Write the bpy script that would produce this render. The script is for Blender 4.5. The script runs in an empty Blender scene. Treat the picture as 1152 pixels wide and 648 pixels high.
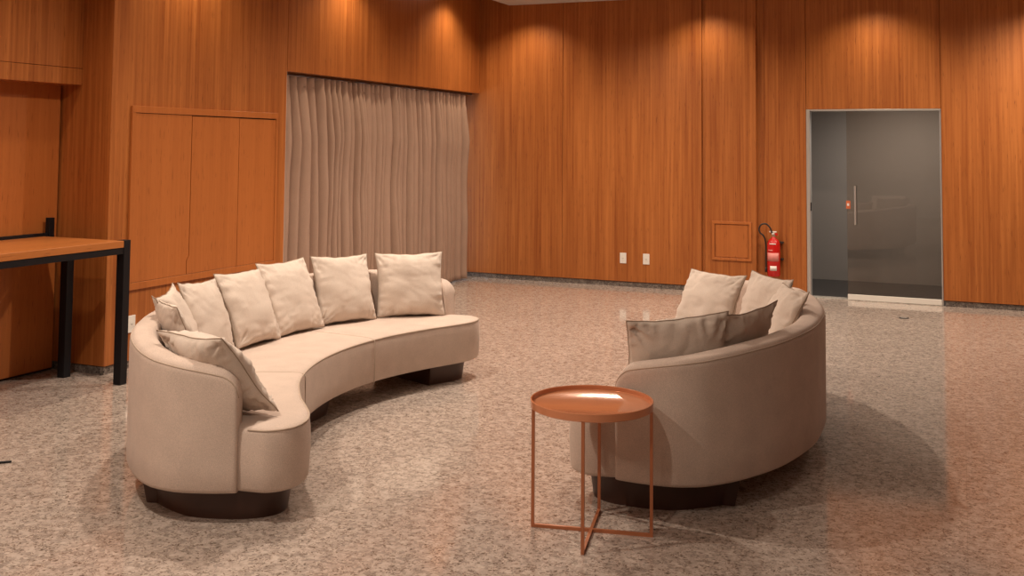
import bpy, bmesh, math, random
from mathutils import Vector, Matrix, Euler, noise

D = math.radians
scene = bpy.context.scene
COL = scene.collection

# ------------------------------------------------------------------ helpers
def link(name, me, parent=None, loc=None):
    o = bpy.data.objects.new(name, me)
    COL.objects.link(o)
    if parent:
        o.parent = parent
    if loc is not None:
        o.location = loc
    return o

def obj(name, bm, mats, parent=None, smooth=False, loc=None, sharp=None):
    bmesh.ops.recalc_face_normals(bm, faces=bm.faces[:])
    me = bpy.data.meshes.new(name)
    bm.to_mesh(me); bm.free()
    for m in (mats if isinstance(mats, (list, tuple)) else [mats]):
        me.materials.append(m)
    if smooth:
        for p in me.polygons: p.use_smooth = True
        if sharp is not None:
            me.set_sharp_from_angle(angle=D(sharp))
    return link(name, me, parent, loc)

def tag(o, label=None, cat=None, group=None, kind=None):
    if label: o['label'] = label
    if cat: o['category'] = cat
    if group: o['group'] = group
    if kind: o['kind'] = kind
    return o

def thing(name, label, cat, loc=(0, 0, 0), rotz=0.0, group=None, kind=None):
    o = link(name, None, None, loc)
    o.rotation_euler = (0, 0, rotz)
    o.empty_display_size = 0.1
    return tag(o, label, cat, group, kind)

def box(bm, x0, x1, y0, y1, z0, z1, bev=0.0, seg=2, mat=0):
    vs = [bm.verts.new((x, y, z)) for z in (z0, z1) for y in (y0, y1) for x in (x0, x1)]
    idx = [(0, 2, 3, 1), (4, 5, 7, 6), (0, 1, 5, 4), (2, 6, 7, 3), (0, 4, 6, 2), (1, 3, 7, 5)]
    fs = [bm.faces.new([vs[i] for i in f]) for f in idx]
    for f in fs: f.material_index = mat
    if bev > 0:
        es = list({e for f in fs for e in f.edges})
        r = bmesh.ops.bevel(bm, geom=es, offset=bev, segments=seg, profile=.5, affect='EDGES')
        for f in r['faces']: f.material_index = mat
    return bm

def nbox(*a, **k):
    return box(bmesh.new(), *a, **k)

def tube(bm, pts, r, n=8, closed=False, caps=True, mat=0):
    pts = [Vector(p) for p in pts]
    N = len(pts)
    up = Vector((0, 0, 1))
    rings = []
    prev = None
    for i, p in enumerate(pts):
        a = pts[(i - 1) % N] if (closed or i > 0) else p
        b = pts[(i + 1) % N] if (closed or i < N - 1) else p
        t = (b - a).normalized()
        if prev is None:
            ref = up if abs(t.dot(up)) < .9 else Vector((1, 0, 0))
            u = t.cross(ref).normalized()
        else:
            u = (prev - t * prev.dot(t)).normalized()
        prev = u
        v = t.cross(u)
        rr = r[i] if isinstance(r, (list, tuple)) else r
        rings.append([bm.verts.new(p + (u * math.cos(2 * math.pi * k / n) + v * math.sin(2 * math.pi * k / n)) * rr) for k in range(n)])
    M = N if closed else N - 1
    for i in range(M):
        A, B = rings[i], rings[(i + 1) % N]
        for k in range(n):
            f = bm.faces.new((A[k], A[(k + 1) % n], B[(k + 1) % n], B[k])); f.material_index = mat
    if caps and not closed:
        bm.faces.new(list(reversed(rings[0]))).material_index = mat
        bm.faces.new(rings[-1]).material_index = mat
    return bm

def lathe(bm, prof, n=32, c=(0, 0), mat=0, cap=True):
    rings = []
    for r, z in prof:
        rings.append([bm.verts.new((c[0] + r * math.cos(2 * math.pi * k / n), c[1] + r * math.sin(2 * math.pi * k / n), z)) for k in range(n)])
    for A, B in zip(rings, rings[1:]):
        for k in range(n):
            bm.faces.new((A[k], A[(k + 1) % n], B[(k + 1) % n], B[k])).material_index = mat
    if cap:
        bm.faces.new(list(reversed(rings[0]))).material_index = mat
        bm.faces.new(rings[-1]).material_index = mat
    return bm

def catmull(P, n=8, closed=False):
    P = [Vector(p) for p in P]
    N = len(P)
    out = []
    M = N if closed else N - 1
    for i in range(M):
        p1, p2 = P[i], P[(i + 1) % N]
        p0 = P[(i - 1) % N] if (closed or i > 0) else p1 * 2 - p2
        p3 = P[(i + 2) % N] if (closed or i < N - 2) else p2 * 2 - p1
        for k in range(n):
            t = k / n
            out.append(.5 * ((2 * p1) + (p2 - p0) * t + (2 * p0 - 5 * p1 + 4 * p2 - p3) * t * t + (3 * p1 - p0 - 3 * p2 + p3) * t ** 3))
    if not closed: out.append(P[-1])
    return out

# ------------------------------------------------------------------ materials
def newmat(name):
    m = bpy.data.materials.new(name)
    m.use_nodes = True
    nt = m.node_tree
    b = nt.nodes['Principled BSDF']
    return m, nt, b

def nd(nt, t, **k):
    n = nt.nodes.new(t)
    for a, v in k.items(): setattr(n, a, v)
    return n

def plain(name, col, rough=.5, metal=0.0, spec=.5):
    m, nt, b = newmat(name)
    b.inputs['Base Color'].default_value = (*col, 1)
    b.inputs['Roughness'].default_value = rough
    b.inputs['Metallic'].default_value = metal
    b.inputs['Specular IOR Level'].default_value = spec
    return m

def ramp(nt, src, stops):
    r = nd(nt, 'ShaderNodeValToRGB')
    el = r.color_ramp.elements
    el[0].position, el[0].color = stops[0][0], (*stops[0][1], 1)
    el[1].position, el[1].color = stops[1][0], (*stops[1][1], 1)
    for p, c in stops[2:]:
        e = el.new(p); e.color = (*c, 1)
    nt.links.new(src, r.inputs[0])
    return r.outputs[0]

def mixc(nt, mode, fac, a, b):
    m = nd(nt, 'ShaderNodeMix', data_type='RGBA', blend_type=mode)
    for i, v in ((0, fac), (6, a), (7, b)):
        if isinstance(v, (int, float)): m.inputs[i].default_value = v
        elif isinstance(v, tuple): m.inputs[i].default_value = (*v, 1)
        else: nt.links.new(v, m.inputs[i])
    return m.outputs[2]

def math_(nt, op, a, b=0.0):
    m = nd(nt, 'ShaderNodeMath', operation=op)
    for i, v in enumerate((a, b)):
        if isinstance(v, (int, float)): m.inputs[i].default_value = v
        else: nt.links.new(v, m.inputs[i])
    return m.outputs[0]

def wood(name, dark, light, horizontal=False, strip=.05, rough=.42, contrast=1.0):
    """narrow vertical veneer strips with fine stretched grain and a few dark flecks"""
    m, nt, b = newmat(name)
    g = nd(nt, 'ShaderNodeNewGeometry')
    s = nd(nt, 'ShaderNodeSeparateXYZ'); nt.links.new(g.outputs['Position'], s.inputs[0])
    if horizontal:
        across = math_(nt, 'ADD', s.outputs[0], math_(nt, 'MULTIPLY', s.outputs[2], 1.0)); along = s.outputs[1]
    else:
        across = math_(nt, 'ADD', s.outputs[0], s.outputs[1]); along = s.outputs[2]
    def coord(ka, kl):
        c = nd(nt, 'ShaderNodeCombineXYZ')
        nt.links.new(math_(nt, 'MULTIPLY', across, ka), c.inputs[0])
        nt.links.new(math_(nt, 'MULTIPLY', along, kl), c.inputs[1])
        return c.outputs[0]
    cell = math_(nt, 'FLOOR', math_(nt, 'DIVIDE', across, strip))
    wn = nd(nt, 'ShaderNodeTexWhiteNoise', noise_dimensions='1D'); nt.links.new(cell, wn.inputs['W'])
    n1 = nd(nt, 'ShaderNodeTexNoise'); n1.inputs['Scale'].default_value = 1; n1.inputs['Detail'].default_value = 4
    nt.links.new(coord(42, .9), n1.inputs[0])
    n2 = nd(nt, 'ShaderNodeTexNoise'); n2.inputs['Scale'].default_value = 1; n2.inputs['Detail'].default_value = 3
    nt.links.new(coord(110, 7), n2.inputs[0])
    n3 = nd(nt, 'ShaderNodeTexNoise'); n3.inputs['Scale'].default_value = 1; n3.inputs['Detail'].default_value = 1
    nt.links.new(coord(2.2, .25), n3.inputs[0])
    t = math_(nt, 'ADD', math_(nt, 'MULTIPLY', wn.outputs[0], .16 * contrast), math_(nt, 'MULTIPLY', n1.outputs[0], .95 * contrast))
    t = math_(nt, 'ADD', t, math_(nt, 'MULTIPLY', n3.outputs[0], .25))
    t = math_(nt, 'SUBTRACT', t, .635 * contrast - .5 + .125)
    colr = ramp(nt, t, [(.15, dark), (.85, light)])
    fl = ramp(nt, n2.outputs[0], [(.27, (.45, .40, .38)), (.38, (1, 1, 1))])
    colr = mixc(nt, 'MULTIPLY', .9, colr, fl)
    nt.links.new(colr, b.inputs['Base Color'])
    b.inputs['Roughness'].default_value = rough
    b.inputs['Specular IOR Level'].default_value = .35
    bp = nd(nt, 'ShaderNodeBump'); bp.inputs['Strength'].default_value = .08; bp.inputs['Distance'].default_value = .002
    nt.links.new(n1.outputs[0], bp.inputs['Height']); nt.links.new(bp.outputs[0], b.inputs['Normal'])
    return m

def fabric(name, col, var=.06, scale=420, bump=.25, big=9.0, sheen=.1):
    m, nt, b = newmat(name)
    tc = nd(nt, 'ShaderNodeTexCoord')
    n1 = nd(nt, 'ShaderNodeTexNoise'); n1.inputs['Scale'].default_value = scale; n1.inputs['Detail'].default_value = 2
    n2 = nd(nt, 'ShaderNodeTexNoise'); n2.inputs['Scale'].default_value = big; n2.inputs['Detail'].default_value = 5
    nt.links.new(tc.outputs['Object'], n1.inputs[0]); nt.links.new(tc.outputs['Object'], n2.inputs[0])
    a = tuple(c * (1 - var * 2.2) for c in col); c2 = tuple(min(1, c * (1 + var * 2.2)) for c in col)
    base = ramp(nt, n1.outputs[0], [(.3, a), (.7, c2)])
    bl = ramp(nt, n2.outputs[0], [(.3, (1 - var,) * 3), (.7, (1 + var * .2,) * 3)])
    nt.links.new(mixc(nt, 'MULTIPLY', 1.0, base, bl), b.inputs['Base Color'])
    b.inputs['Roughness'].default_value = .92
    b.inputs['Specular IOR Level'].default_value = .15
    b.inputs['Sheen Weight'].default_value = sheen
    bp = nd(nt, 'ShaderNodeBump'); bp.inputs['Strength'].default_value = bump; bp.inputs['Distance'].default_value = .002
    nt.links.new(n1.outputs[0], bp.inputs['Height']); nt.links.new(bp.outputs[0], b.inputs['Normal'])
    return m

def granite(name, lo, mid, hi, rough=.16, cell=55.0, speck=.75, tiles=True, spec=.5):
    m, nt, b = newmat(name)
    g = nd(nt, 'ShaderNodeNewGeometry')
    v = nd(nt, 'ShaderNodeTexVoronoi'); v.inputs['Scale'].default_value = cell
    v2 = nd(nt, 'ShaderNodeTexVoronoi'); v2.inputs['Scale'].default_value = cell * 2.1
    n = nd(nt, 'ShaderNodeTexNoise'); n.inputs['Scale'].default_value = cell * .9; n.inputs['Detail'].default_value = 3
    nb = nd(nt, 'ShaderNodeTexNoise'); nb.inputs['Scale'].default_value = 1.3; nb.inputs['Detail'].default_value = 3
    wob = nd(nt, 'ShaderNodeTexNoise'); wob.inputs['Scale'].default_value = cell * .8
    nt.links.new(g.outputs['Position'], wob.inputs[0])
    va = nd(nt, 'ShaderNodeVectorMath', operation='MULTIPLY_ADD')
    nt.links.new(wob.outputs['Color'], va.inputs[0]); va.inputs[1].default_value = (.03, .03, .03)
    nt.links.new(g.outputs['Position'], va.inputs[2])
    for t in (v, v2, n): nt.links.new(va.outputs[0], t.inputs[0])
    nt.links.new(g.outputs['Position'], nb.inputs[0])
    sx = nd(nt, 'ShaderNodeSeparateColor'); nt.links.new(v.outputs['Color'], sx.inputs[0])
    sy = nd(nt, 'ShaderNodeSeparateColor'); nt.links.new(v2.outputs['Color'], sy.inputs[0])
    c = ramp(nt, sx.outputs[0], [(.0, tuple(x * .72 for x in mid)), (1.0, hi), (.45, mid)])
    dk = ramp(nt, sy.outputs[1], [(.06, tuple(x * .8 for x in lo)), (.12, (1, 1, 1))])
    c = mixc(nt, 'MULTIPLY', speck, c, dk)
    ve = nd(nt, 'ShaderNodeTexVoronoi', feature='DISTANCE_TO_EDGE'); ve.inputs['Scale'].default_value = cell * 1.35
    nt.links.new(va.outputs[0], ve.inputs[0])
    ed = ramp(nt, ve.outputs['Distance'], [(.02, (.50, .45, .42)), (.10, (1, 1, 1))])
    ng = nd(nt, 'ShaderNodeTexNoise'); ng.inputs['Scale'].default_value = cell * .33; ng.inputs['Detail'].default_value = 2
    nt.links.new(g.outputs['Position'], ng.inputs[0])
    gate = ramp(nt, ng.outputs[0], [(.42, (0, 0, 0)), (.60, (1, 1, 1))])
    c = mixc(nt, 'MULTIPLY', gate, c, ed)
    c = mixc(nt, 'MULTIPLY', .35, c, ramp(nt, n.outputs[0], [(.35, (.72, .70, .68)), (.6, (1, 1, 1))]))
    c = mixc(nt, 'MULTIPLY', .35, c, ramp(nt, nb.outputs[0], [(.35, (.82, .80, .80)), (.65, (1, 1, 1))]))
    nt.links.new(c, b.inputs['Base Color'])
    if tiles:
        # each polished slab has a slightly different base tone
        s = nd(nt, 'ShaderNodeSeparateXYZ'); nt.links.new(g.outputs['Position'], s.inputs[0])
        br = nd(nt, 'ShaderNodeTexBrick'); br.offset = 0.0
        br.inputs['Scale'].default_value = 1.0; br.inputs['Mortar Size'].default_value = .0015
        br.inputs['Brick Width'].default_value = .9; br.inputs['Row Height'].default_value = .9
        br.inputs['Color1'].default_value = (.93, .93, .93, 1); br.inputs['Color2'].default_value = (1, 1, 1, 1)
        br.inputs['Mortar'].default_value = (.80, .78, .76, 1)
        nt.links.new(g.outputs['Position'], br.inputs[0])
        c = mixc(nt, 'MULTIPLY', 1.0, c, br.outputs[0])
        nt.links.new(c, b.inputs['Base Color'])
    b.inputs['Roughness'].default_value = rough
    b.inputs['Specular IOR Level'].default_value = spec
    return m

M = {}
M['wood'] = wood('wall_veneer', (.27, .072, .014), (.56, .20, .05))
M['wood_door'] = wood('door_veneer', (.36, .105, .022), (.52, .170, .042), strip=.11, contrast=.6)
M['wood_top'] = wood('table_veneer', (.38, .120, .03), (.54, .20, .055), horizontal=True, strip=.12, contrast=.7, rough=.35)
M['floor'] = granite('polished_granite', (.46, .375, .322), (.50, .413, .357), (.60, .505, .438), rough=.085, cell=54, speck=.8, spec=.65)
M['skirting'] = granite('granite_skirting', (.08, .066, .058), (.16, .132, .115), (.30, .26, .23), rough=.3, cell=60, speck=1.0, tiles=False)
M['sill'] = granite('light_granite', (.5, .47, .44), (.50, .46, .40), (.62, .57, .52), rough=.2, cell=60, tiles=False)
M['darkfloor'] = plain('dark_corridor_floor', (.035, .033, .034), .25)
M['plaster'] = plain('painted_plaster', (.62, .58, .52), .85)
M['greywall'] = plain('grey_corridor_paint', (.36, .325, .295), .8)
M['ceiling'] = plain('ceiling_paint', (.60, .57, .53), .9)
M['fabric'] = fabric('oatmeal_linen', (.60, .475, .40), var=.09)
M['fabric_c'] = fabric('cushion_linen', (.66, .555, .475), var=.045, scale=380)
M['seam'] = fabric('seam_cord', (.36, .27, .20), var=.04)
M['piping'] = fabric('sofa_cord', (.48, .37, .29), var=.04)
M['curtain'] = fabric('mauve_beige_drape', (.38, .25, .185), var=.05, scale=300, bump=.15, sheen=0)
M['plinth'] = plain('dark_brown_plinth_wood', (.05, .018, .010), .4)
M['black'] = plain('black_powder_coat', (.006, .006, .008), .5, spec=.3)
M['copper'] = plain('copper_paint', (.46, .165, .075), .30, .35)
M['copper_top'] = plain('copper_tray_paint', (.62, .25, .125), .10, .2)
M['alu'] = plain('brushed_aluminium', (.62, .60, .58), .38, .75)
M['white'] = plain('white_plastic', (.80, .76, .70), .4)
M['grey_pl'] = plain('socket_grey', (.30, .27, .25), .5)
M['red'] = plain('extinguisher_red', (.55, .012, .010), .25)
M['pink'] = plain('label_pink', (.72, .25, .22), .5)
M['label'] = plain('label_white', (.82, .76, .72), .5)
M['brass'] = plain('valve_metal', (.70, .58, .45), .3, .8)
M['orange'] = plain('sticker_orange', (.65, .16, .06), .5)
M['rubber'] = plain('black_rubber', (.015, .013, .013), .5)
M['winframe'] = plain('window_frame_white', (.72, .71, .70), .5)
M['gap'] = plain('dark_panel_gap', (.03, .015, .008), .8)

def thin_glass(name, tint, r0):
    m = bpy.data.materials.new(name); m.use_nodes = True
    nt = m.node_tree; nt.nodes.clear()
    out = nd(nt, 'ShaderNodeOutputMaterial')
    tr = nd(nt, 'ShaderNodeBsdfTransparent'); tr.inputs[0].default_value = (*tint, 1)
    gl = nd(nt, 'ShaderNodeBsdfGlossy'); gl.inputs['Roughness'].default_value = .015
    fr = nd(nt, 'ShaderNodeFresnel'); fr.inputs[0].default_value = r0
    mx = nd(nt, 'ShaderNodeMixShader')
    nt.links.new(fr.outputs[0], mx.inputs[0]); nt.links.new(tr.outputs[0], mx.inputs[1]); nt.links.new(gl.outputs[0], mx.inputs[2])
    nt.links.new(mx.outputs[0], out.inputs[0])
    return m
M['glass'] = thin_glass('door_glass', (.90, .86, .82), 1.6)
M['winglass'] = thin_glass('window_glass', (.92, .95, .96), 1.45)

# ------------------------------------------------------------------ camera
CH = 1.6
yaw, pit, rol = D(23.27), D(3.27), D(.49)
f = Vector((-math.sin(yaw) * math.cos(pit), math.cos(yaw) * math.cos(pit), math.sin(pit)))
r = Vector((math.cos(yaw), math.sin(yaw), 0)); u = r.cross(f)
r2 = r * math.cos(rol) + u * math.sin(rol); u2 = -r * math.sin(rol) + u * math.cos(rol)
cam = bpy.data.cameras.new('camera'); co = bpy.data.objects.new('camera', cam); COL.objects.link(co)
mat = Matrix((r2, u2, -f)).transposed().to_4x4(); mat.translation = (0, 0, CH)
co.matrix_world = mat
cam.sensor_width = 36; cam.lens = 36 * 1175 / 1152; cam.shift_y = -226.6 / 1152
cam.clip_start = .05
scene.camera = co

# ------------------------------------------------------------------ room shell
XL, YB = -5.45, 11.66          # face of the left wall, face of the back wall
XR, YF, ZC, ZT = 3.6, -3.2, 3.32, 3.75
def st(name, bm, mats, label, cat, parent=None, **k):
    o = obj(name, bm, mats, parent, **k)
    o['kind'] = 'structure'; o['label'] = label; o['category'] = cat
    return o

bm = bmesh.new(); box(bm, -6.4, XR + .2, YF - .2, YB + .16, -.1, 0)
st('floor', bm, M['floor'], 'polished speckled beige granite floor of the hall', 'floor')
bm = bmesh.new(); box(bm, -3.4, 2.6, YB + .16, 13.6, -.1, 0)
st('floor_corridor', bm, M['darkfloor'], 'dark floor of the corridor behind the glass door', 'floor')

# ceiling: main slab and a raised slot along the left wall
bm = bmesh.new()
box(bm, -5.02, XR + .2, YF - .2, YB + .05, ZC, ZC + .1)
box(bm, -6.4, -5.02, YF - .2, YB + .05, ZT, ZT + .1)
box(bm, -5.06, -5.02, YF - .2, YB + .05, ZC + .001, ZT)
st('ceiling', bm, M['ceiling'], 'grey ceiling above the hall with a raised slot by the curtain wall', 'ceiling')

# back wall, veneer panels standing just proud of a granite skirting
ZS = .058
def panel(bm, x0, x1, y0, y1, z0, z1): box(bm, x0, x1, y0, y1, z0, z1, bev=.0025, seg=1)
bm = bmesh.new()
panel(bm, -5.85, -4.357, YB, YB + .1, ZS, ZT)
panel(bm, -4.353, -2.685, YB, YB + .1, ZS, ZT)
box(bm, -5.85, -2.0, YB + .03, YB + .13, ZS - .004, ZT)
box(bm, -2.075, -1.56, YB + .10, YB + .135, ZS, ZT); box(bm, -1.56, -.17, YB + .10, YB + .135, 2.03, ZT); box(bm, -.17, XR + .1, YB + .10, YB + .135, ZS, ZT)
panel(bm, -2.075, -1.548, YB + .035, YB + .11, ZS, ZT)                # between pillar and glass door
panel(bm, -1.544, -.192, YB + .035, YB + .11, 2.028, ZT)             # over the door
panel(bm, -.188, .98, YB + .035, YB + .11, ZS, ZT)
panel(bm, .984, 2.4, YB + .035, YB + .11, ZS, ZT)
panel(bm, 2.404, XR + .1, YB + .035, YB + .11, ZS, ZT)
st('wall_back', bm, M['wood'], 'warm orange wood veneer wall at the far end of the hall', 'wall')
bm = bmesh.new()
panel(bm, -2.640, -2.075, YB - .018, YB + .11, ZS, ZT)
st('trim_1', bm, M['wood'], 'flat wood pilaster beside the fire extinguisher', 'pilaster')
bm = bmesh.new()
box(bm, -5.85, -1.58, YB + .012, YB + .12, 0, ZS - .005)
box(bm, -.17, XR + .1, YB + .047, YB + .13, 0, ZS - .005)
st('baseboard_back', bm, M['skirting'], 'speckled grey granite skirting under the far wood wall', 'baseboard')

# left wall: veneer block with the cupboard, header over the curtain, deep niche by the table
bm = bmesh.new()
box(bm, -6.0, XL, 5.596, 7.655, ZS, ZT, bev=.0025, seg=1)
box(bm, -6.0, XL, 7.659, YB + .02, 2.245, ZT, bev=.0025, seg=1)
st('wall_left', bm, M['wood'], 'orange wood veneer wall with the cupboard and the curtain opening', 'wall')
bm = bmesh.new()
box(bm, -5.99, XL - .012, 5.606, 7.64, 0, ZS - .005)
st('baseboard_left', bm, M['skirting'], 'grey granite skirting under the wood block beside the console table', 'baseboard')
bm = bmesh.new()
box(bm, -5.93, -5.905, YF, 5.574, .02, 2.4)
st('wall_niche', bm, M['wood_door'], 'recessed wood wall behind the black-legged console table', 'wall')
bm = bmesh.new(); box(bm, -6.1, -5.932, YF, 5.5955, 0, 2.4)
st('trim_4', bm, M['gap'], 'dark shadow gap beside and under the recessed wood wall', 'shadow gap')
bm = bmesh.new()
box(bm, -6.1, -5.73, YF, 5.595, 2.125, ZT, bev=.002, seg=1)
box(bm, -6.1, -5.727, YF, 5.595, 2.007, 2.122, bev=.002, seg=1)
st('wall_upper', bm, M['wood'], 'upper wood wall overhanging the recess behind the console table', 'wall')

# walls out of frame that close the hall
bm = bmesh.new(); box(bm, XR, XR + .2, YF - .2, YB + .13, 0, ZT)
st('wall_right', bm, M['wood'], 'wood veneer wall on the side facing the curtain', 'wall')
bm = bmesh.new(); box(bm, -6.4, XR + .2, YF - .2, YF, 0, ZT)
st('wall_front', bm, M['plaster'], 'pale plaster wall facing the glass door', 'wall')
bm = bmesh.new()
box(bm, -6.3, -6.0, 5.3, 7.66, 0, ZT); box(bm, -6.3, -5.86, 7.55, YB + .13, 2.245, ZT); box(bm, -6.3, -5.86, 7.55, 7.70, 0, 2.3)
box(bm, -6.3, -5.86, YB - .05, YB + .13, 0, 2.3)
st('wall_outer', bm, M['plaster'], 'pale masonry behind the wood lining around the curtained window', 'wall')

# window behind the curtain
w = thing('window_1', 'white framed window hidden behind the long curtains', 'window', (-5.92, 9.66, 0), kind='structure')
bm = bmesh.new()
for a, b_, c, d_ in ((-1.96, -1.88, 0, 2.25), (1.88, 1.96, 0, 2.25), (-1.88, 1.88, 0, .07), (-1.88, 1.88, 2.17, 2.25), (-.03, .03, .07, 2.17)):
    box(bm, -.035, .035, a, b_, c, d_)
obj('window_frame', bm, M['winframe'], w)
obj('pane', nbox(-.004, .004, -1.9, 1.9, .05, 2.2), M['winglass'], w)
# white reveal at the left of the curtain opening
bm = bmesh.new(); box(bm, -5.86, -5.462, 7.656, 7.672, 0, 2.244)
st('trim_2', bm, M['winframe'], 'pale metal jamb at the edge of the curtain opening beside the cupboard', 'trim')

# corridor behind the glass door
bm = bmesh.new()
box(bm, -3.5, 2.7, 13.42, 13.6, .0, 2.7); box(bm, -3.5, -3.4, YB + .13, 13.5, 0, 2.7); box(bm, 2.6, 2.7, YB + .13, 13.5, 0, 2.7)
st('wall_corridor', bm, M['greywall'], 'plain grey wall seen through the glass door', 'wall')
bm = bmesh.new(); box(bm, -3.5, 2.7, YB + .13, 13.6, 2.7, 2.8)
st('ceiling_corridor', bm, M['ceiling'], 'ceiling of the corridor behind the glass door', 'ceiling')
bm = bmesh.new(); box(bm, -3.4, -1.56, YB + .131, YB + .17, 0, 2.7); box(bm, -.16, 2.6, YB + .131, YB + .17, 0, 2.7); box(bm, -1.56, -.16, YB + .131, YB + .17, 2.06, 2.7)
st('wall_corridor_near', bm, M['greywall'], 'corridor side of the far wall around the glass door', 'wall')

d = thing('door_1', 'frameless glass door with a steel pull bar in the far wood wall', 'door', (-.868, YB + .06, 0), kind='structure')
bm = bmesh.new()
box(bm, -.678, -.640, -.03, .10, 0, 2.026, bev=.002, seg=1)
box(bm, -.640, .676, -.03, .10, 2.008, 2.026, bev=.002, seg=1)
box(bm, .664, .678, -.02, .10, 0, 2.008, bev=.002, seg=1)
obj('door_frame', bm, M['alu'], d)
obj('glass_panel', nbox(-.262, .662, -.005, .005, .06, 2.004), M['glass'], d)
obj('bottom_rail', nbox(-.262, .662, -.018, .018, .006, .062, bev=.003), M['white'], d)
bm = bmesh.new()
tube(bm, [(-.175, -.05, .80), (-.175, -.05, 1.21)], .011, 12)
for z in (.86, 1.15): tube(bm, [(-.175, -.05, z), (-.175, -.005, z)], .008, 8)
tube(bm, [(-.175, .05, .80), (-.175, .05, 1.21)], .011, 12)
obj('handle', bm, M['alu'], d, smooth=True, sharp=40)
bm = bmesh.new(); box(bm, -.272, -.228, -.0065, -.0052, .965, 1.05, bev=.0003, seg=1); 
s_ = obj('sticker', bm, M['orange'], d); s_['label'] = 'small orange sticker on the glass'
bm = bmesh.new(); box(bm, -.262, -.240, -.0078, -.0066, .995, 1.022)
obj('sticker_print', bm, M['label'], s_)
obj('lock_strike', nbox(-.642, -.632, -.02, .02, .93, 1.02), M['black'], d)
bm = bmesh.new(); box(bm, -1.54, -.19, YB + .03, YB + .20, .0005, .006)
st('trim_3', bm, M['sill'], 'pale stone threshold strip under the glass door', 'threshold')

# ------------------------------------------------------------------ built-in cupboard in the left wall
cb = thing('wall_cupboard', 'flush wood cupboard with three doors built into the left wall', 'cupboard', (XL, 5.78, 0))
def yz(bm, poly, x0, x1):
    a = [bm.verts.new((x0, y, z)) for y, z in poly]; b_ = [bm.verts.new((x1, y, z)) for y, z in poly]
    n = len(poly); bm.faces.new(a); bm.faces.new(b_[::-1])
    for i in range(n): bm.faces.new((a[i], b_[i], b_[(i + 1) % n], a[(i + 1) % n]))
    return bm
L_ = 1.735; z0, z1 = .555, 1.868; fw = .05
bm = bmesh.new()
box(bm, .0008, .020, 0, L_, z1 - fw, z1, bev=.002, seg=1); box(bm, .0008, .020, 0, L_, z0, z0 + fw, bev=.002, seg=1)
box(bm, .0008, .020, 0, .035, z0 + fw, z1 - fw, bev=.002, seg=1); box(bm, .0008, .020, L_ - .03, L_, z0 + fw, z1 - fw, bev=.002, seg=1)
obj('frame', bm, M['wood_door'], cb)
obj('back_panel', nbox(.0004, .003, .03, L_ - .03, z0 + fw - .01, z1 - fw + .01), M['gap'], cb)
zb_, zt_ = z0 + fw + .003, z1 - fw - .004
e1, e2 = .635, 1.21
g = .0035
obj('door', yz(bmesh.new(), [(.038, zb_), (e1 - .028, zb_), (e1 - .028, zb_ + .10), (e1 - g, zb_ + .14), (e1 - g, zt_), (.038, zt_)], .003, .0155), M['wood_door'], cb)
obj('door', yz(bmesh.new(), [(e1 - .028 + 2 * g, zb_), (e2 - g, zb_), (e2 - g, zt_ - .004), (e1 + g, zt_ - .004), (e1 + g, zb_ + .138), (e1 - .028 + 2 * g, zb_ + .098)], .003, .0165), M['wood_door'], cb)
obj('door', yz(bmesh.new(), [(e2 + g, zb_), (L_ - .033, zb_), (L_ - .033, zt_ - .006), (e2 + g, zt_ - .006)], .003, .0160), M['wood_door'], cb)

# access hatch in the pilaster
hp = thing('access_hatch', 'small square wood hatch with a raised frame low on the pilaster', 'hatch', (-2.335, YB - .018, .36))
bm = bmesh.new()
W, Hh, t = .235, .43, .03
box(bm, -W, W, -.014, -.0004, Hh - t, Hh, bev=.002, seg=1); box(bm, -W, W, -.014, -.0004, 0, t, bev=.002, seg=1)
box(bm, -W, -W + t, -.014, -.0004, t, Hh - t, bev=.002, seg=1); box(bm, W - t, W, -.014, -.0004, t, Hh - t, bev=.002, seg=1)
hp.location.x = -2.345
bm2 = bm
# frame narrower in the photo: scale to its true width
for v in bm2.verts: v.co.x *= .93
obj('frame', bm2, M['wood_door'], hp)
obj('hatch_panel', nbox(-.176, .176, -.005, -.0004, t + .008, Hh - t - .008), M['wood_door'], hp)

# sockets
def socket(name, label, loc, rotz=0, switch=False, group=None):
    t_ = thing(name, label, 'socket', loc, rotz, group)
    obj('plate', nbox(-.038, .038, -.009, -.0005, -.06, .06, bev=.003), M['white'], t_)
    bm = bmesh.new()
    if switch:
        box(bm, -.014, .014, -.0115, -.0092, -.025, .025, bev=.001, seg=1)
    else:
        box(bm, -.018, .018, -.0105, -.0092, -.022, .022, bev=.0005, seg=1)
    obj('insert', bm, M['white'], t_)
    bm = bmesh.new()
    for dx, dz in ((-.007, 0), (.007, 0), (0, -.006)):
        tube(bm, [(dx, -.0128, dz), (dx, -.0106, dz)], .0028, 8)
    obj('pin_hole', bm, M['grey_pl'], t_)
    return t_
socket('wall_socket', 'white socket plate low on the far wall, the one farther from the pilaster', (-3.60, YB, .325))
socket('wall_socket', 'white socket plate low on the far wall, the one nearer the pilaster', (-3.325, YB, .325))
socket('wall_socket', 'white socket plate on the left wall between console leg and sofa back', (XL, 5.84, .315), D(90))

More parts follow.
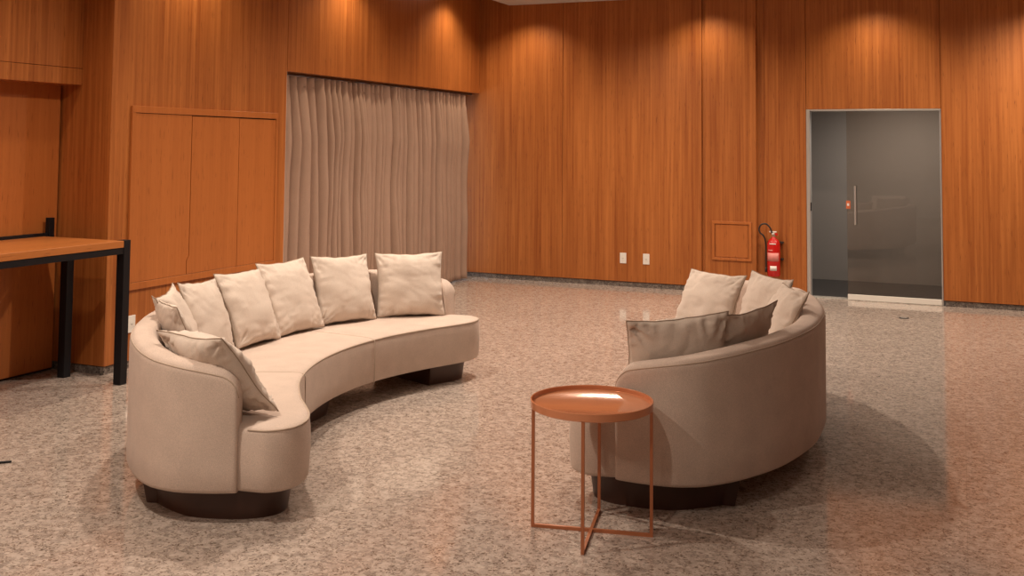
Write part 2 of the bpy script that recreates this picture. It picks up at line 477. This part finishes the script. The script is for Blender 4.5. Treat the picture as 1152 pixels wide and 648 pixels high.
# ------------------------------------------------------------------ curtains
def curtain(name, label, y0, y1, amp, seed, split_gap=0.0):
    rnd = random.Random(seed)
    L = y1 - y0; z0, z1 = .025, 2.215
    ny, nz = int(L * 240), 40
    # irregular pleats
    ph = [0.0]; 
    while ph[-1] < L: ph.append(ph[-1] + rnd.choice((rnd.uniform(.065, .10), rnd.uniform(.10, .17))))
    am = [rnd.uniform(.45, 1.2) for _ in ph]
    def wave(s):
        for i in range(len(ph) - 1):
            if ph[i] <= s <= ph[i + 1]:
                t = (s - ph[i]) / (ph[i + 1] - ph[i])
                a = am[i] * (1 - t) + am[i + 1] * t
                return -a * math.cos(2 * math.pi * t), -.33 * (ph[i + 1] - ph[i]) * math.sin(2 * math.pi * t)
        return 0, 0
    bm = bmesh.new(); grid = []
    for j in range(nz + 1):
        tz = j / nz; z = z1 + (z0 - z1) * tz
        row = []
        for i in range(ny + 1):
            s = L * i / ny
            drift = .028 * noise.noise(Vector((s * 2.3, z * .7, seed))) * min(1, tz * 3)
            k = .55 if tz < .055 else (.55 + .45 * min(1, (tz - .055) * 5))
            a = amp * k * (1.0 + .35 * noise.noise(Vector((s * 3.1, z * 1.2, seed + 9))))
            wx, wy = wave(min(max(s + drift, 0), L))
            x = a * wx + .012 * noise.noise(Vector((s * 9, z * 2.5, seed + 4)))
            if tz < .055: x = x * .9
            y = s + wy * min(1, .3 + tz * 6) + .006 * noise.noise(Vector((s * 7, z * 1.5, seed + 2)))
            zz = z + (.012 * noise.noise(Vector((s * 3, 0, seed))) if j == nz else 0) + 0
            row.append(bm.verts.new((x, y, zz)))
        grid.append(row)
    for j in range(nz):
        for i in range(ny):
            bm.faces.new((grid[j][i], grid[j][i + 1], grid[j + 1][i + 1], grid[j + 1][i]))
    t_ = thing(name, label, 'curtain', (-5.545, y0, 0), 0, 'curtains over the window')
    dr = obj('drape', bm, M['curtain'], t_, smooth=True)
    md = dr.modifiers.new('cloth', 'SOLIDIFY'); md.thickness = .004; md.offset = 0
    # stitched heading tape
    bm = bmesh.new()
    pts = [(.55 * .9 * amp * wave(L * i / (ny))[0] + .005, L * i / ny, 2.125) for i in range(ny + 1)]
    tube(bm, pts, .0028, 5)
    obj('heading_seam', bm, M['curtain'], t_, smooth=True)
    return t_
curtain('curtain', 'narrower beige pleated curtain panel beside the cupboard', 7.685, 8.60, .115, 3)
curtain('curtain', 'wider beige pleated curtain panel reaching towards the far wall', 8.64, 11.40, .115, 11)
rail = obj('curtain_rail', nbox(-5.57, -5.52, 7.68, 11.60, 2.224, 2.244), M['plinth'])
tag(rail, 'slim dark curtain rail under the wood header above both curtains', 'rail')

# ------------------------------------------------------------------ console table
ct = thing('console_table', 'tall console table with wood top and black square steel frame', 'table', (-5.49, 4.45, 0))
def rel(bm): 
    for v in bm.verts: v.co -= Vector((-5.49, 4.45, 0))
    return bm
yE, yS = 5.475, 3.3
obj('tabletop', rel(nbox(-5.842, -5.128, yS + .06, yE - .062, .905, .950, bev=.002)), M['wood_top'], ct)
for (x0, x1, y0, y1, zt) in ((-5.19, -5.128, yE - .06, yE, .952), (-5.19, -5.128, yS, yS + .06, .952), (-5.686, -5.626, yE - .06, yE, .862), (-5.686, -5.626, yS, yS + .06, .862)):
    obj('leg', rel(nbox(x0, x1, y0, y1, 0, zt, bev=.002)), M['black'], ct)
bm = bmesh.new()
box(bm, -5.186, -5.132, yS + .06, yE - .06, .862, .904, bev=.002, seg=1)
box(bm, -5.682, -5.63, yS + .06, yE - .06, .864, .904, bev=.002, seg=1)
box(bm, -5.84, -5.191, yE - .058, yE - .004, .864, .904, bev=.002, seg=1)
box(bm, -5.84, -5.191, yS + .004, yS + .058, .864, .904, bev=.002, seg=1)
obj('rail', rel(bm), M['black'], ct)
bm = bmesh.new()
box(bm, -5.872, -5.832, yE - .03, yE + .015, .88, 1.075, bev=.002, seg=1)
box(bm, -5.868, -5.842, yS, yE - .028, .93, .972, bev=.002, seg=1)
obj('back_rail', rel(bm), M['black'], ct)

# ------------------------------------------------------------------ sofas
NEAR = [(2.267, 44.5), (2.362, 43.35), (2.477, 41.6), (2.545, 39.9), (2.592, 38.0), (2.638, 34.1), (2.675, 27.9), (2.69, 20)]
SEAT_IN = [(1.885, 20), (1.882, 30), (1.885, 36), (1.905, 40.6), (1.955, 44.0), (2.045, 46.2), (2.15, 46.2), (2.225, 44.6), (2.30, 42.6), (2.42, 39.8), (2.52, 35.5), (2.59, 27), (2.60, 20)]
def P2(r_, a): return Vector((r_ * math.cos(D(a)), r_ * math.sin(D(a)), 0))
def inset_ring(pts, d_):
    n = len(pts); out = []
    for i in range(n):
        t = (pts[(i + 1) % n] - pts[i - 1]).normalized()
        out.append(pts[i] + Vector((-t.y, t.x, 0)) * d_)
    return out

def make_sofa(label, cen, mid, half_a, half_b):
    """plan in polar form about the centre of the curve; +angle side and -angle side have their own half angle"""
    root = thing('curved_sofa', label, 'sofa', (cen[0], cen[1], 0), D(mid))
    sa, sb = half_a - 44.5, half_b - 44.5
    # --- backrest
    ctrl = [P2(r_, a + sa) for r_, a in NEAR] + [P2(2.69, x) for x in (13, 5, -5, -13)] + [P2(r_, -(a + sb)) for r_, a in reversed(NEAR)]
    path = catmull(ctrl, 10)
    S = [0.0]
    for a, b_ in zip(path, path[1:]): S.append(S[-1] + (b_ - a).length)
    # resample, denser near the two ends
    tot = S[-1]
    samp = [0, .006, .016, .03, .048, .068, .09, .115, .145] 
    mids = [.145 + (tot - .29) * k / 96 for k in range(1, 96)]
    samp = samp + mids + [tot - s for s in reversed(samp)]
    def at(s):
        for i in range(len(S) - 1):
            if S[i] <= s <= S[i + 1] + 1e-9:
                t = (s - S[i]) / max(1e-9, S[i + 1] - S[i])
                return path[i].lerp(path[i + 1], t)
        return path[-1]
    T = .125; zb = .13
    def height(s):
        e = min(s, tot - s)
        h = .622 + (.728 - .622) * (1 - math.exp(-e / .42)) / (1 - math.exp(-4))
        h = min(h, .728)
        rc = .075
        if e < rc: h -= rc - math.sqrt(max(0, rc * rc - (rc - e) ** 2)) 
        return h
    bm = bmesh.new(); rings = []; topline = []
    for s in samp:
        p = at(s); q = (at(min(tot, s + .01)) - at(max(0, s - .01))).normalized()
        n = Vector((-q.y, q.x, 0))
        if n.dot(-p) < 0: n = -n
        h = height(s); e = min(s, tot - s)
        sq = 0.0
        if e < .018: sq = .010 * (1 - math.sqrt(max(0, 1 - (1 - e / .018) ** 2)))
        rr = .045
        prof = [(sq + .02, zb), (sq + .006, zb + .006), (sq, zb + .02)]
        for k in range(1, 5): prof.append((sq, zb + .02 + (h - rr - zb - .02) * k / 5))
        for k in range(0, 7):
            a = math.pi / 2 * k / 6
            prof.append((sq + rr * (1 - math.cos(a)) * .75, h - rr + rr * math.sin(a)))
        prof.append((T * .5, h + .006))
        for k in range(0, 7):
            a = math.pi / 2 * (1 - k / 6)
            prof.append((T - sq - rr * (1 - math.cos(a)) * .75, h - rr + rr * math.sin(a)))
        for k in range(1, 4): prof.append((T - sq, h - rr + (zb + .02 - h + rr) * k / 4))
        prof += [(T - sq, zb)]
        rings.append([bm.verts.new(p + n * a + Vector((0, 0, z))) for a, z in prof])
        topline.append(p + n * (sq + .006) + Vector((0, 0, h - .020)))
    m_ = len(rings[0])
    for A, B in zip(rings, rings[1:]):
        for k in range(m_): bm.faces.new((A[k], A[(k + 1) % m_], B[(k + 1) % m_], B[k]))
    bm.faces.new(rings[0]); bm.faces.new(rings[-1][::-1])
    back = obj('backrest', bm, M['fabric'], root, smooth=True, sharp=50)
    bm = bmesh.new(); tube(bm, topline, .0035, 6)
    obj('piping', bm, M['piping'], back, smooth=True)
    # --- seat
    a_ = [P2(r_, an + sa) for r_, an in SEAT_IN]
    b_ = [P2(r_, -(an + sb)) for r_, an in SEAT_IN]
    outer = [P2(2.60, x) for x in (10, 0, -10)]
    inner = [P2(1.885, x) for x in (-10, 0, 10)]
    loop = catmull(a_ + outer + b_[::-1] + inner, 8, closed=True)
    area = sum(p.x * q.y - q.x * p.y for p, q in zip(loop, loop[1:] + loop[:1]))
    sgn = 1 if area > 0 else -1
    ztop = .398
    levels = [(zb + .001, .022), (zb + .007, .007), (zb + .022, 0), (zb + .09, -.004), (.26, -.006), (.34, -.004), (ztop - .022, 0), (ztop - .010, .003), (ztop - .002, .010), (ztop + .003, .025), (ztop + .007, .06)]
    bm = bmesh.new(); rings = []
    for z, ins in levels:
        rings.append([bm.verts.new((p.x, p.y, z)) for p in inset_ring(loop, ins * sgn)])
    n_ = len(loop)
    for A, B in zip(rings, rings[1:]):
        for k in range(n_): bm.faces.new((A[k], A[(k + 1) % n_], B[(k + 1) % n_], B[k]))
    top = bm.faces.new(rings[-1]); bot = bm.faces.new(rings[0][::-1])
    bmesh.ops.triangulate(bm, faces=[top, bot])
    seat = obj('seat', bm, M['fabric'], root, smooth=True, sharp=55)
    # piping runs round the exposed front edge only
    pr = inset_ring(loop, .004 * sgn)
    n8 = 8
    ia0, ib0 = 0, 7 * n8                       # +angle side: index of (1.885,20) .. (2.245,44.75)
    i_b_start = (len(a_) + len(outer) + len(b_) - 1 - 7) * n8
    front = [Vector((p.x, p.y, ztop - .006)) for p in pr[i_b_start:] + pr[:ib0 + 1]]
    bm = bmesh.new(); tube(bm, front, .0045, 6)
    obj('piping', bm, M['piping'], seat, smooth=True)
    for an in (15.5 + sa * .3, -(15.5 + sb * .3)):
        bm = bmesh.new()
        line = [P2(1.8835 - (.001 if z < .36 else -.002), an) + Vector((0, 0, z)) for z in (.14, .2, .26, .32, .37)]
        line = [P2(1.8835, an) + Vector((0, 0, .132))] + [P2(1.878, an) + Vector((0, 0, z)) for z in (.16, .22, .28, .34, .376)] + [P2(1.884, an) + Vector((0, 0, .392)), P2(1.91, an) + Vector((0, 0, ztop + .002))] + [P2(r_, an) + Vector((0, 0, ztop + .006)) for r_ in (1.95, 2.1, 2.3, 2.5, 2.57)]
        tube(bm, line, .0028, 6)
        obj('seam', bm, M['piping'], seat, smooth=True)
    # --- feet: dark wood blocks set back under both ends and the middle
    def foot(poly):
        lp = catmull(poly, 6, closed=True)
        c = sum(lp, Vector()) / len(lp)
        bm = bmesh.new()
        A = [bm.verts.new(c + (p - c) * .93 + Vector((0, 0, 0))) for p in lp]
        B = [bm.verts.new((p.x, p.y, zb + .004)) for p in lp]
        k = len(lp)
        for i in range(k): bm.faces.new((A[i], A[(i + 1) % k], B[(i + 1) % k], B[i]))
        bmesh.ops.triangulate(bm, faces=[bm.faces.new(A[::-1]), bm.faces.new(B)])
        obj('foot', bm, M['plinth'], root, smooth=True, sharp=40)
    FT = [(2.56, 33), (2.545, 34), (2.53, 35), (2.50, 36.5), (2.43, 39.4), (2.32, 41.6), (2.18, 43.4), (2.06, 43.4), (1.985, 41.2), (1.96, 37.5), (1.96, 35), (1.97, 33.6), (2.0, 33)]
    foot([P2(r_, a + sa) for r_, a in FT])
    foot([P2(r_, -(a + sb)) for r_, a in FT][::-1])
    foot([P2(r_, a) for r_, a in ((2.55, -7), (2.56, 0), (2.55, 7), (2.4, 7.5), (2.12, 7.5), (2.0, 7), (1.99, 0), (2.0, -7), (2.12, -7.5), (2.4, -7.5))])
    return root

LC, LM = (-1.485, 5.49), 189.5
RC, RM = (-3.368, 5.674), 12.0
make_sofa('long curved beige sofa lined with eight cushions, in front of the cupboard and curtain', LC, LM, 44.5, 44.5)
make_sofa('curved beige sofa seen from behind its arm, next to the copper side table', RC, RM, 33.5, 43.2)

# ------------------------------------------------------------------ cushions
def Rm(yaw_, lean, roll):
    return Matrix.Rotation(yaw_, 3, 'Z') @ Matrix.Rotation(-lean, 3, 'X') @ Matrix.Rotation(roll, 3, 'Y')

def cushion(label, pos, ylr, w, h, th, seed, bend=0.0, group=None, sag=0.0, cr=1.0):
    """stuffed square cushion: pinched corners, bowed edges, puckers running in from the seam"""
    N = 40
    bm = bmesh.new()
    def shape(u_, v_, side):
        x = w / 2 * u_ * (1 - .075 * (1 - v_ * v_) * abs(u_) ** 1.5)
        z = h / 2 * v_ * (1 - .075 * (1 - u_ * u_) * abs(v_) ** 1.5)
        e = max(0.0, (1 - u_ * u_) * (1 - v_ * v_))
        d_ = th / 2 * (e ** .46) * (1.0 - .12 * v_)
        edge = 1 - min(1 - abs(u_), 1 - abs(v_))                     # 1 at the seam
        cu, cv = 1 - abs(u_), 1 - abs(v_)
        q = Vector((u_ * 2.2, v_ * 2.2, seed * 3.7 + side * 11))
        lump = noise.noise(q) * .010
        # creases fan out from the corners, puckers run square to the seam
        ang = math.atan2(cv, cu + 1e-4); rad = math.hypot(cu, cv)
        cid = seed * 5 + (1 if u_ > 0 else 0) * 2 + (1 if v_ > 0 else 0) * 4 + side * 13
        fan = noise.noise(Vector((ang * 4.2, cid * 1.7, rad * 1.1)))
        fan = (abs(fan) ** .8) * (-1) * .028 * cr * math.exp(-(rad - .12) ** 2 / .12) * min(1, rad * 5)
        puc = noise.noise(Vector((u_ * 9 if cv < cu else v_ * 9, seed + side * 5.3, min(cu, cv) * 1.5))) * .016 * cr * math.exp(-min(cu, cv) * 4.5) * min(1, min(cu, cv) * 22)
        crease = noise.noise(Vector((u_ * 1.5 + v_ * 3.5, v_ * 1.2 - u_, seed * 2.1 + side * 3)))
        crease = -.004 * max(0, 1 - abs(crease) * 9)
        k = min(1.0, e * 6)
        d_ = max(.0015 if e > 0 else 0, d_ + (lump + crease) * k + (fan + puc) * min(1, e * 14))
        x += .006 * noise.noise(Vector((v_ * 3, seed, 1))) * (1 - .3 * abs(u_)) ; z += .006 * noise.noise(Vector((u_ * 3, seed, 7)))
        if v_ < 0: z += sag * v_ * v_ * (1 - u_ * u_) 
        y = -side * d_ + bend * (u_ * u_) * w + .012 * noise.noise(Vector((u_ * 1.3, v_ * 1.3, seed * 1.9)))
        return Vector((x, y, z))
    us = [math.sin(math.pi / 2 * (2 * i / N - 1)) * .35 + (2 * i / N - 1) * .65 for i in range(N + 1)]
    G = {}
    for side in (1, -1):
        for i in range(N + 1):
            for j in range(N + 1):
                if side == -1 and (i in (0, N) or j in (0, N)):
                    G[side, i, j] = G[1, i, j]; continue
                G[side, i, j] = bm.verts.new(shape(us[i], us[j], side))
        for i in range(N):
            for j in range(N):
                q = [G[side, i, j], G[side, i + 1, j], G[side, i + 1, j + 1], G[side, i, j + 1]]
                bm.faces.new(q if side == 1 else q[::-1])
    seam = []
    for i in range(N): seam.append(G[1, i, 0].co.copy())
    for j in range(N): seam.append(G[1, N, j].co.copy())
    for i in range(N, 0, -1): seam.append(G[1, i, N].co.copy())
    for j in range(N, 0, -1): seam.append(G[1, 0, j].co.copy())
    root = obj('cushion', bm, M['fabric_c'], None, smooth=True)
    tag(root, label, 'cushion', group)
    root.rotation_euler = Rm(*[D(a) for a in ylr]).to_euler()
    root.location = pos
    bm = bmesh.new(); tube(bm, seam, .0026, 6, closed=True)
    obj('piping', bm, M['seam'], root, smooth=True)
    return root

GL, GR = 'cushions along the long sofa', 'cushions on the sofa by the side table'
cushion('plump square beige cushion at the curtain end of the long sofa', (-3.59, 6.555, .622), (38.7, 17, 0), .485, .455, .17, 1, group=GL)
cushion('square beige cushion on the long sofa, second from its curtain end', (-3.86, 6.12, .628), (69, 18, 1.5), .47, .46, .16, 2, group=GL)
cushion('beige cushion on the long sofa, third from its curtain end', (-3.955, 5.64, .63), (86, 22, 0), .47, .48, .15, 3, group=GL)
cushion('beige cushion on the long sofa below the third cupboard door, fourth from the curtain end', (-3.945, 5.20, .622), (95, 23, 2), .47, .46, .16, 4, group=GL)
cushion('beige cushion on the long sofa, fifth from the curtain end', (-3.835, 4.70, .63), (106, 20, 4), .465, .45, .125, 5, group=GL)
cushion('beige cushion on the long sofa, sixth from its curtain end, with a pointed top', (-3.735, 4.375, .628), (121, 24, -2), .46, .46, .11, 6, group=GL)
cushion('beige cushion half hidden behind the one on the arm, tipped edge-on', (-3.555, 4.155, .618), (146, 22, 0), .45, .45, .11, 7, group=GL)
cushion('creased beige cushion slumped over the near arm of the long sofa', (-3.05, 3.805, .597), (167, 40, 3), .475, .465, .19, 8, group=GL, cr=1.9)
cushion('bright beige cushion upright at the far end of the side-table sofa', (-1.495, 6.66, .61), (-30, 27, 0), .475, .435, .16, 9, group=GR)
cushion('beige cushion in front of the fire extinguisher on the side-table sofa', (-1.08, 6.26, .636), (-50, 16, 0), .47, .46, .15, 10, group=GR)
cushion('beige cushion leaning on the rim of the side-table sofa, nearest the glass door', (-.935, 5.88, .635), (-66, 26, -2), .46, .46, .14, 11, group=GR, cr=1.5)
cushion('wide creased beige cushion over the near arm, right behind the copper table', (-1.222, 4.79, .632), (-148, 18, 4), .485, .425, .20, 12, group=GR, cr=1.9)
cushion('shaded beige cushion with a pointed corner, next along from the wide creased one', (-.995, 5.09, .632), (-110, 22, 4), .44, .465, .13, 13, group=GR, cr=1.5)

# ------------------------------------------------------------------ copper side table
tb = thing('side_table', 'round copper tray side table on a thin crossed frame', 'table', (-1.44, 4.225, 0))
R_ = .258; zt = .545
bm = bmesh.new()
lathe(bm, [(.01, zt - .028), (R_ - .006, zt - .034), (R_, zt - .030), (R_, zt - .002), (R_ - .002, zt), (R_ - .005, zt), (R_ - .007, zt - .002), (R_ - .007, zt - .017), (R_ - .012, zt - .019), (.01, zt - .019)], 96)
tr = obj('tray', bm, M['copper_top'], tb, smooth=True, sharp=35)
ang = math.atan2(4.263 - 4.166, -1.192 + 1.691)
b = .0065
def bar(bm, p, q, wid, z0, z1):
    d_ = (Vector(q) - Vector(p)).normalized(); n = Vector((-d_.y, d_.x)) * wid
    pts = [Vector(p) + n, Vector(q) + n, Vector(q) - n, Vector(p) - n]
    A = [bm.verts.new((v.x, v.y, z0)) for v in pts]; B = [bm.verts.new((v.x, v.y, z1)) for v in pts]
    bm.faces.new(A[::-1]); bm.faces.new(B)
    for i in range(4): bm.faces.new((A[i], A[(i + 1) % 4], B[(i + 1) % 4], B[i]))
RL = R_ - .009
for k in range(4):
    a = ang + k * math.pi / 2
    c, s = math.cos(a), math.sin(a)
    bm = bmesh.new(); bar(bm, (c * (RL - b), s * (RL - b)), (c * (RL + b), s * (RL + b)), b, 0, zt - .033)
    obj('leg', bm, M['copper'], tb)
bm = bmesh.new()
for k in range(2):
    a = ang + k * math.pi / 2
    c, s = math.cos(a), math.sin(a)
    bar(bm, (-c * (RL - b), -s * (RL - b)), (c * (RL - b), s * (RL - b)), b, 0 + .0005 * k, .013 + .0005 * k)
obj('cross_base', bm, M['copper'], tb)

# ------------------------------------------------------------------ fire extinguisher
fe = thing('fire_extinguisher', 'red fire extinguisher with a black looped hose hung on the wood wall', 'fire extinguisher', (-1.885, YB - .06, .22))
R1 = .068
bm = bmesh.new()
lathe(bm, [(.03, 0), (R1 - .008, .002), (R1, .014), (R1, .345), (R1 - .006, .372), (R1 - .022, .395), (.028, .408), (.022, .425)], 32)
obj('cylinder', bm, M['red'], fe, smooth=True, sharp=50)
bm = bmesh.new(); lathe(bm, [(.021, .424), (.021, .445), (.016, .450), (.016, .47)], 16)
obj('valve', bm, M['brass'], fe, smooth=True, sharp=40)
bm = bmesh.new()
box(bm, -.012, .012, -.05, .035, .452, .464, bev=.003); 
box(bm, -.045, .03, -.012, .012, .470, .484, bev=.003)
obj('lever', bm, M['label'], fe)
bm = bmesh.new(); box(bm, -.005, .045, -.012, .012, .44, .464, bev=.004)
obj('grip', bm, M['red'], fe)
pts = []
for k in range(0, 25):
    a = D(-30 + 300 * k / 24)
    pts.append((-.085 + .075 * math.cos(a) * 1.05, -.035 - .012 * k / 24, .505 + .062 * math.sin(a)))
pts = [(-.012, -.015, .458)] + pts[1:] 
hose = catmull([(-.014, -.015, .452), (-.020, -.02, .485), (-.035, -.028, .525), (-.075, -.034, .562), (-.125, -.036, .552), (-.150, -.034, .508), (-.138, -.03, .462), (-.105, -.02, .432), (-.085, .0, .36), (-.084, .012, .22), (-.083, .012, .09)], 8)
bm = bmesh.new(); tube(bm, hose, .0085, 10)
hs = obj('hose', bm, M['rubber'], fe, smooth=True)
bm = bmesh.new(); tube(bm, [(-.083, .012, .09), (-.083, .012, .04)], [.011, .014], 10)
obj('nozzle', bm, M['rubber'], hs, smooth=True)
def wrap(name, a0, a1, z0, z1, m_, rr):
    bm = bmesh.new(); n = 14; A = []; B = []
    for i in range(n + 1):
        a = D(a0 + (a1 - a0) * i / n)
        A.append((bm.verts.new((rr * math.cos(a), rr * math.sin(a), z0)), bm.verts.new((rr * math.cos(a), rr * math.sin(a), z1))))
    for p, q in zip(A, A[1:]): bm.faces.new((p[0], q[0], q[1], p[1]))
    o = obj(name, bm, m_, fe, smooth=True)
    md = o.modifiers.new('thick', 'SOLIDIFY'); md.thickness = .0008; md.offset = 1
    return o
wrap('label_band', -150, -30, .165, .255, M['pink'], R1 + .0005)['label'] = 'pink printed instruction label'
wrap('label_plate', -115, -55, .065, .115, M['label'], R1 + .0005)['label'] = 'white inspection label'
wrap('label_stripe', -120, -60, .345, .357, M['label'], R1 + .0006)['label'] = 'pale strip below the neck'
wrap('label_mark', -135, -90, .275, .288, M['pink'], R1 + .0005)
bm = bmesh.new()
for z in (.17, .35): box(bm, -.075, .095, .030, .095, z, z + .02, bev=.002, seg=1)
box(bm, -.02, .02, .075, .0945, .14, .40)
obj('wall_bracket', bm, M['gap'], fe)

# ------------------------------------------------------------------ small marks on the floor
fs = thing('floor_box', 'tiny dark metal floor outlet in front of the glass door', 'floor outlet', (-.525, 10.70, 0))
bm = bmesh.new(); lathe(bm, [(.01, .0004), (.045, .0004), (.047, .002), (.043, .004), (.01, .004)], 24)
obj('cover_ring', bm, M['black'], fs, smooth=True, sharp=35)
bm = bmesh.new(); lathe(bm, [(.005, .004), (.03, .004), (.03, .0052), (.005, .0052)], 20)
obj('lid', bm, M['alu'], fs, smooth=True, sharp=35)
bm = bmesh.new()
tube(bm, [(-4.50, 3.80, .006), (-4.43, 3.86, .006), (-4.385, 3.905, .006)], .0055, 10)
pn = obj('cable_stub', bm, M['black'], None, smooth=True, sharp=40)
tag(pn, 'short black cable end lying on the floor near the console table', 'cable')

# ------------------------------------------------------------------ lights
def spot(name, loc, power, size=110, blend=.6, rad=.045, col=(1, .80, .60), aim=(0, 0, -1)):
    l = bpy.data.lights.new(name, 'SPOT'); l.energy = power; l.spot_size = D(size); l.spot_blend = blend
    l.shadow_soft_size = rad; l.color = col
    o = bpy.data.objects.new(name, l); COL.objects.link(o); o.location = loc
    o.rotation_euler = Vector(aim).to_track_quat('-Z', 'Y').to_euler()
    return o
WARM = (1, .85, .70)
zl = ZC - .03
for x, y, p in ((-3.0, 7.3, 270), (-3.55, 4.85, 168), (-3.4, 2.3, 205), (-1.0, 9.3, 110), (-1.3, 1.6, 95), (.75, 10.3, 190), (2.4, 4.4, 12), (1.4, 1.6, 20), (-3.4, 9.8, 200), (-3.6, -.6, 150), (-.9, -.6, 60)):
    spot('downlight', (x, y, zl), p, 158, 1, col=WARM)
for x, p in ((-4.72, 46), (-2.62, 46), (-.83, 50), (.95, 75)):
    spot('wall_washer', (x, YB - .42, zl), p, 130, 1, col=(1, .82, .60), rad=.05)
for y in (6.35, 8.55, 10.7, 4.2, 2.0):
    spot('wall_washer', (-5.11, y, zl + .1), 50, 130, 1, col=(1, .82, .60), rad=.05)
spot('corridor_light', (-.5, 12.3, 2.6), 84, 160, .8, rad=.25, col=(1, .90, .80))

# daylight outside the curtained window
wd = bpy.data.worlds.new('world'); scene.world = wd; wd.use_nodes = True
wd.node_tree.nodes['Background'].inputs[0].default_value = (.72, .84, 1, 1)
wd.node_tree.nodes['Background'].inputs[1].default_value = 5.0

# ------------------------------------------------------------------ render look
scene.view_settings.view_transform = 'Standard'
scene.view_settings.look = 'None'
scene.view_settings.gamma = 1
scene.view_settings.use_curve_mapping = False
scene.view_settings.exposure = 0.35
scene.cycles.use_denoising = True
scene.cycles.max_bounces = 8
scene.cycles.sample_clamp_indirect = 4
